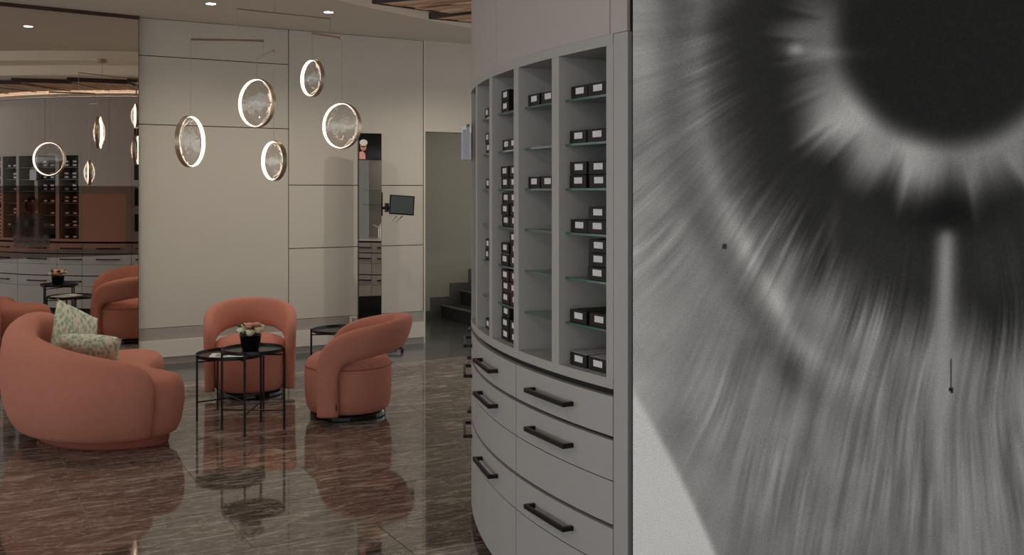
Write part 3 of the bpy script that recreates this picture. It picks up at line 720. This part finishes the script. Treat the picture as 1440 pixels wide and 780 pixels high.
# flower pot
fp = empty('flower_pot', (-1.765, 6.72, .5365)); tag(fp, 'small black pot of pink and cream roses on the tall side table', 'flower pot')
link('pot', lathe('pot', [(.01, 0), (.052, 0), (.058, .01), (.072, .10), (.074, .105), (.068, .105), (.064, .09), (.01, .088)], 32), 'black_gloss', fp, smooth=True)
def rose(r, m, p):
    bm = bmesh.new(); bmesh.ops.create_uvsphere(bm, u_segments=14, v_segments=9, radius=r)
    for v in bm.verts:
        a = math.atan2(v.co.y, v.co.x); k = 1+.10*math.sin(5*a+v.co.z*60)+.06*math.sin(11*a); v.co.x *= k; v.co.y *= k; v.co.z *= .85
        if v.co.z > r*.6: v.co.z -= r*.22
    link('rose', bm_mesh('rose', bm), m, fp, loc=p, smooth=True)
for i, (x, y, z, r, m) in enumerate([(-.05, -.045, .135, .032, 'petal_white'), (.012, -.062, .128, .031, 'petal_white'), (.062, -.025, .14, .032, 'petal_cream'), (.0, -.02, .165, .033, 'petal_pink'), (-.06, .03, .14, .03, 'petal_pink'), (.05, .045, .15, .03, 'petal_white'), (-.01, .055, .155, .031, 'petal_cream'), (-.04, .005, .162, .027, 'petal_cream'), (.04, .01, .168, .027, 'petal_pink')]): rose(r, m, (x, y, z))
leaf_me = pyd('leaf', [(0, 0, 0), (.014, .018, .006), (.010, .045, .002), (0, .06, -.006), (-.010, .045, .002), (-.014, .018, .006)], [(0, 1, 2, 3), (0, 3, 4, 5)]); leaf_me.materials.append(MATS['leaf'])
for k in range(22):
    a = random.uniform(0, 2*math.pi); rr = random.uniform(.035, .06)
    o = link('leaf', leaf_me, None, fp, loc=(rr*math.cos(a), rr*math.sin(a), random.uniform(.11, .16))); o.rotation_euler = (random.uniform(-.1, .9), random.uniform(-.4, .4), a-math.pi/2)

# ------------------------------------------------------------------ standing mirror column with tablet
TA = math.atan2(.329, .944)                 # turn of the column
to = empty('standing_mirror', (-1.43, 10.0, 0), TA); tag(to, 'slim black floor-standing column with a tall mirror and portrait screen', 'standing mirror')
HW = .118
link('column', boxm('column', -HW, HW, -.02, .035, .06, 2.19, .004), 'black_gloss', to)
link('mirror_glass', boxm('mirror_glass', -HW+.006, HW-.004, -.0225, -.0205, .56, 1.92), 'mirror_glass', to)
scr = link('portrait_screen', boxm('portrait_screen', -HW+.006, HW-.004, -.0225, -.0205, 1.925, 2.185), 'black_gloss', to)
def tflat(name, pts, m, y): 
    link(name, pyd(name, [(x, y, z) for x, z in pts], [tuple(range(len(pts)))]), m, scr)
tflat('portrait_top', [(-.108, 1.93), (-.045, 1.93), (-.05, 1.985), (-.075, 2.01), (-.108, 2.0)], 'pink_cloth', -.0235)
tflat('portrait_face', ell(-.068, 2.055, .03, .042), 'skin', -.0240)
tflat('portrait_hair', [(x, z) for x, z in ell(-.066, 2.095, .04, .032)], 'hair_white', -.0245)
tflat('portrait_glasses', [(-.093, 2.06), (-.045, 2.06), (-.048, 2.048), (-.066, 2.05), (-.09, 2.048)], 'tag_black', -.0246)
tflat('portrait_lips', ell(-.068, 2.027, .009, .005), 'fabric_seam', -.0246)
for z in (.36, .42): link('knob', tube('knob', (0, -.02, z), (0, -.026, z), .007, 12), 'black_metal', to)
link('foot_plate', boxm('foot_plate', -.11, .11, -.09, .09, .03, .06, .004), 'black_metal', to)
for sx, sy in ((-1, -1), (1, -1), (1, 1), (-1, 1)):
    f_ = link('foot_leg', tube('foot_leg', (sx*.08, sy*.05, .042), (sx*.30, sy*.14, .042), .012, 10), 'black_metal', to)
    link('caster', tube('caster', (sx*.30-.012, sy*.14, .019), (sx*.30+.012, sy*.14, .019), .019, 14), 'black_metal', f_)
link('side_bracket', boxm('side_bracket', HW, HW+.012, -.015, .02, 1.36, 1.60), 'black_metal', to)
# tablet on an arm
ta = empty('tablet_display', (-1.43, 10.0, 0), TA); tag(ta, 'small tablet display on a black arm beside the standing mirror', 'tablet')
link('arm', tube('arm', (HW+.012, -.02, 1.44), (HW+.14, -.12, 1.45), .016, 12), 'black_metal', ta)
link('arm_joint', tube('arm_joint', (HW+.05, -.04, 1.40), (HW+.05, -.04, 1.49), .022, 12), 'black_metal', ta)
bd = link('tablet_body', boxm('tablet_body', -.125, .125, -.008, .008, -.10, .10, .006), 'black_metal', ta, loc=(HW+.18, -.14, 1.47)); bd.rotation_euler = (math.radians(-14), math.radians(4), math.radians(-8))
link('screen', boxm('screen', -.112, .112, -.0092, -.0082, -.088, .088), 'tablet_screen', bd)
for k, dx_ in enumerate((-.03, .03)):
    link('stylus', tube('stylus', (HW+.16+dx_, -.12, 1.36), (HW+.10+dx_, -.10, 1.30), .005, 8), 'chrome', ta)
# white wall socket
sk = wbox('wall_socket', 2.02, 2.09, .0045, .03, .255, .335, 'white_ceramic', None, .004); tag(sk, 'small white socket box on the baseboard beside the standing mirror', 'socket')
link('socket_face', boxm('socket_face', 2.035, 2.075, -.0312, -.0302, .275, .315), 'baseboard_grey', sk)

# ------------------------------------------------------------------ pendant mobile of glass discs
pm = empty('mobile_pendant_lamp', (-1.745, 7.3, 2.93)); tag(pm, 'mobile pendant lamp with five glowing ring discs hung from balanced rods', 'pendant lamp')
PO = Vector((-1.745, 7.3, 2.93))
discs = [((-2.283, 7.07, 1.959), .182, 60), ((-1.898, 7.40, 2.261), .180, -46), ((-1.699, 7.10, 1.823), .142, -57), ((-1.525, 7.60, 2.469), .141, -56), ((-1.268, 7.40, 2.092), .170, -38)]
def rodm(p, q, r=.0085): link('rod', tube('rod', p, q, r, 8), 'rod_metal', pm)
def wire(p, q): link('wire', tube('wire', p, q, .0021, 6), 'rod_metal', pm)
dp = [Vector(d_[0])-PO for d_ in discs]
mA = Vector((-1.99, 7.20, 2.925))-PO; mB = Vector((-1.365, 7.5, 2.905))-PO
rodm(mA, mB, .005); hp = mA.lerp(mB, .39); wire(hp, Vector((hp.x, hp.y, RING_Z-2.93))); link('ceiling_cup', tube('ceiling_cup', (hp.x, hp.y, RING_Z-2.93-.04), (hp.x, hp.y, RING_Z-2.93), .05, 24), 'rod_metal', pm)
zA = 2.685-2.93
rA0 = Vector((dp[0].x, dp[0].y, zA)); bB0 = Vector((dp[1].x, dp[1].y, 2.592-2.93)); bB1 = Vector((dp[2].x, dp[2].y, 2.606-2.93)); bm_ = bB0.lerp(bB1, .42)
rA1 = Vector((bm_.x, bm_.y, zA+.02)); rodm(rA0, rA1); ma_ = rA0.lerp(rA1, .64); wire(Vector((mA.x, mA.y, mA.z)), ma_); wire(rA1, bm_); rodm(bB0, bB1)
rC0 = Vector((dp[3].x, dp[3].y, 2.81-2.93)); rC1 = Vector((dp[4].x, dp[4].y, 2.745-2.93)); rodm(rC0, rC1); wire(mB, rC0.lerp(rC1, .58))
tops = [rA0, bB0, bB1, rC0, rC1]
for (c, rad, thv), tp, p in zip(discs, tops, dp):
    wire(tp, Vector((p.x, p.y, p.z+rad)))
    tov = math.atan2(-c[1], -c[0]); ax = tov+math.radians(thv)
    rg = link('disc_ring', lathe('disc_ring', [(rad-.004, -.017), (rad+.002, -.017), (rad+.002, .017), (rad-.004, .017), (rad-.004, -.017)][:4], 64), 'rod_metal', pm)
    # open ring: rebuild without caps
    me = rg.data; bmr = bmesh.new(); bmr.from_mesh(me); big = [f_ for f_ in bmr.faces if len(f_.verts) > 8]; bmesh.ops.delete(bmr, geom=big, context='FACES'); bmr.to_mesh(me); bmr.free()
    rg.location = p; rg.rotation_euler = (math.radians(90), 0, ax+math.radians(90))
    bl = bmesh.new(); seg = 64; ra_ = rad-.0045
    va = [bl.verts.new((ra_*math.cos(2*math.pi*k/seg), ra_*math.sin(2*math.pi*k/seg), -.0115)) for k in range(seg)]; vb = [bl.verts.new((ra_*math.cos(2*math.pi*k/seg), ra_*math.sin(2*math.pi*k/seg), .0115)) for k in range(seg)]
    vc = [bl.verts.new(((ra_-.003)*math.cos(2*math.pi*k/seg), (ra_-.003)*math.sin(2*math.pi*k/seg), .0115)) for k in range(seg)]; vd = [bl.verts.new(((ra_-.003)*math.cos(2*math.pi*k/seg), (ra_-.003)*math.sin(2*math.pi*k/seg), -.0115)) for k in range(seg)]
    for k in range(seg):
        k2 = (k+1) % seg
        bl.faces.new((va[k], va[k2], vb[k2], vb[k])); bl.faces.new((vb[k], vb[k2], vc[k2], vc[k])); bl.faces.new((vc[k], vc[k2], vd[k2], vd[k])); bl.faces.new((vd[k], vd[k2], va[k2], va[k]))
    link('led_strip', bm_mesh('led_strip', bl), 'led', rg)
    for s_ in (1, -1):
        prof = []; nn = 9; rl_ = rad-.010
        for i in range(nn+1):
            t = i/nn; prof.append((max(.0008, rl_*(1-t)), s_*(.010+.052*(1-(1-t)**2)**.9*(1 if t else 0))))
        lm = lathe('lens', prof, 40); bmr = bmesh.new(); bmr.from_mesh(lm); bmesh.ops.delete(bmr, geom=[f_ for f_ in bmr.faces if len(f_.verts) > 8 and f_.calc_area() > .001], context='FACES'); bmr.to_mesh(lm); bmr.free()
        link('lens', lm, 'lens_glass', rg, smooth=True)

# ------------------------------------------------------------------ ceiling downlights
def downlight(x, y, z, label, watts=None, size=.04, angle=140, tilt=None, tint=(1, .91, .80)):
    root = empty('downlight', (x, y, z)); tag(root, label, 'downlight', 'recessed ceiling downlights')
    link('rim', lathe('rim', [(size, -.004), (size+.012, -.004), (size+.012, -.0005), (size, -.0005)], 28), 'ceiling_paint', root)
    link('glow_disc', lathe('glow_disc', [(.001, -.0045), (size, -.0045), (size, -.0041), (.001, -.0041)], 28), 'lamp_disc', root)
    ld = bpy.data.lights.new('spot', 'SPOT'); ld.energy = watts or DOWNLIGHT_W; ld.spot_size = math.radians(angle); ld.spot_blend = 1; ld.shadow_soft_size = .025; ld.color = tint
    lo = bpy.data.objects.new('lamp_bulb', ld); COL.objects.link(lo); lo.parent = root; lo.location = (0, 0, -.03)
    if tilt:
        d_ = Vector(tilt)-Vector((x, y, z)); lo.rotation_euler = d_.to_track_quat('-Z', 'Y').to_euler()
    return root
downlight(-2.57, 8.50, CEIL, 'ceiling downlight left, above the hanging glass discs')
downlight(-1.64, 8.90, CEIL, 'ceiling downlight right, between pendant rods and back wall', 36)
downlight(-3.27, 7.72, CEIL, 'ceiling downlight seen in the wall mirror, brighter of two')
downlight(-3.75, 7.0, CEIL, 'unseen added ceiling downlight above the sofa back')  # out of view, added as general room light
downlight(-2.6, 5.0, CEIL, 'unseen added ceiling downlight over the floor before the sofa')  # another unseen lamp, put in to light the room
downlight(-2.4, 2.6, CEIL, 'unseen added ceiling downlight over the open floor left of the camera')  # unseen lamp added to light the near floor
downlight(.9, .6, CEIL, 'unseen ceiling spotlight aimed at the eye print', TRACK_W, tilt=(1.2, 3.2, 1.2), angle=95, tint=(1, .95, .9))  # out-of-view lamp put in to light the print
downlight(-1.2, .4, CEIL, 'unseen ceiling spotlight added to light the shelf cabinets', TRACK_W*.45, tilt=(.0, 4.2, 1.9), angle=80, tint=(1, .92, .85))  # unseen lamp put in to lift the cabinet fronts
downlight(-.6, 4.0, RING_Z if False else CEIL, 'unseen ceiling spotlight added to make the standing mirror cast a shadow', TRACK_W*.3, tilt=(-1.6, 10.2, 1.4), angle=50)  # added out of view to throw a shadow on the back wall
downlight(-.1, 11.6, CEIL, 'unseen ceiling downlight added to brighten the corridor stairs', 26)  # added out of view because the corridor came out too dark
downlight(-.55, 7.9, CEIL, 'unseen ceiling downlight added between the curved wall and the doorway', 45)  # unseen lamp added to brighten the sink side of the round wall
downlight(-.27, 9.6, CEIL, 'ceiling downlight in front of the doorway', 66)
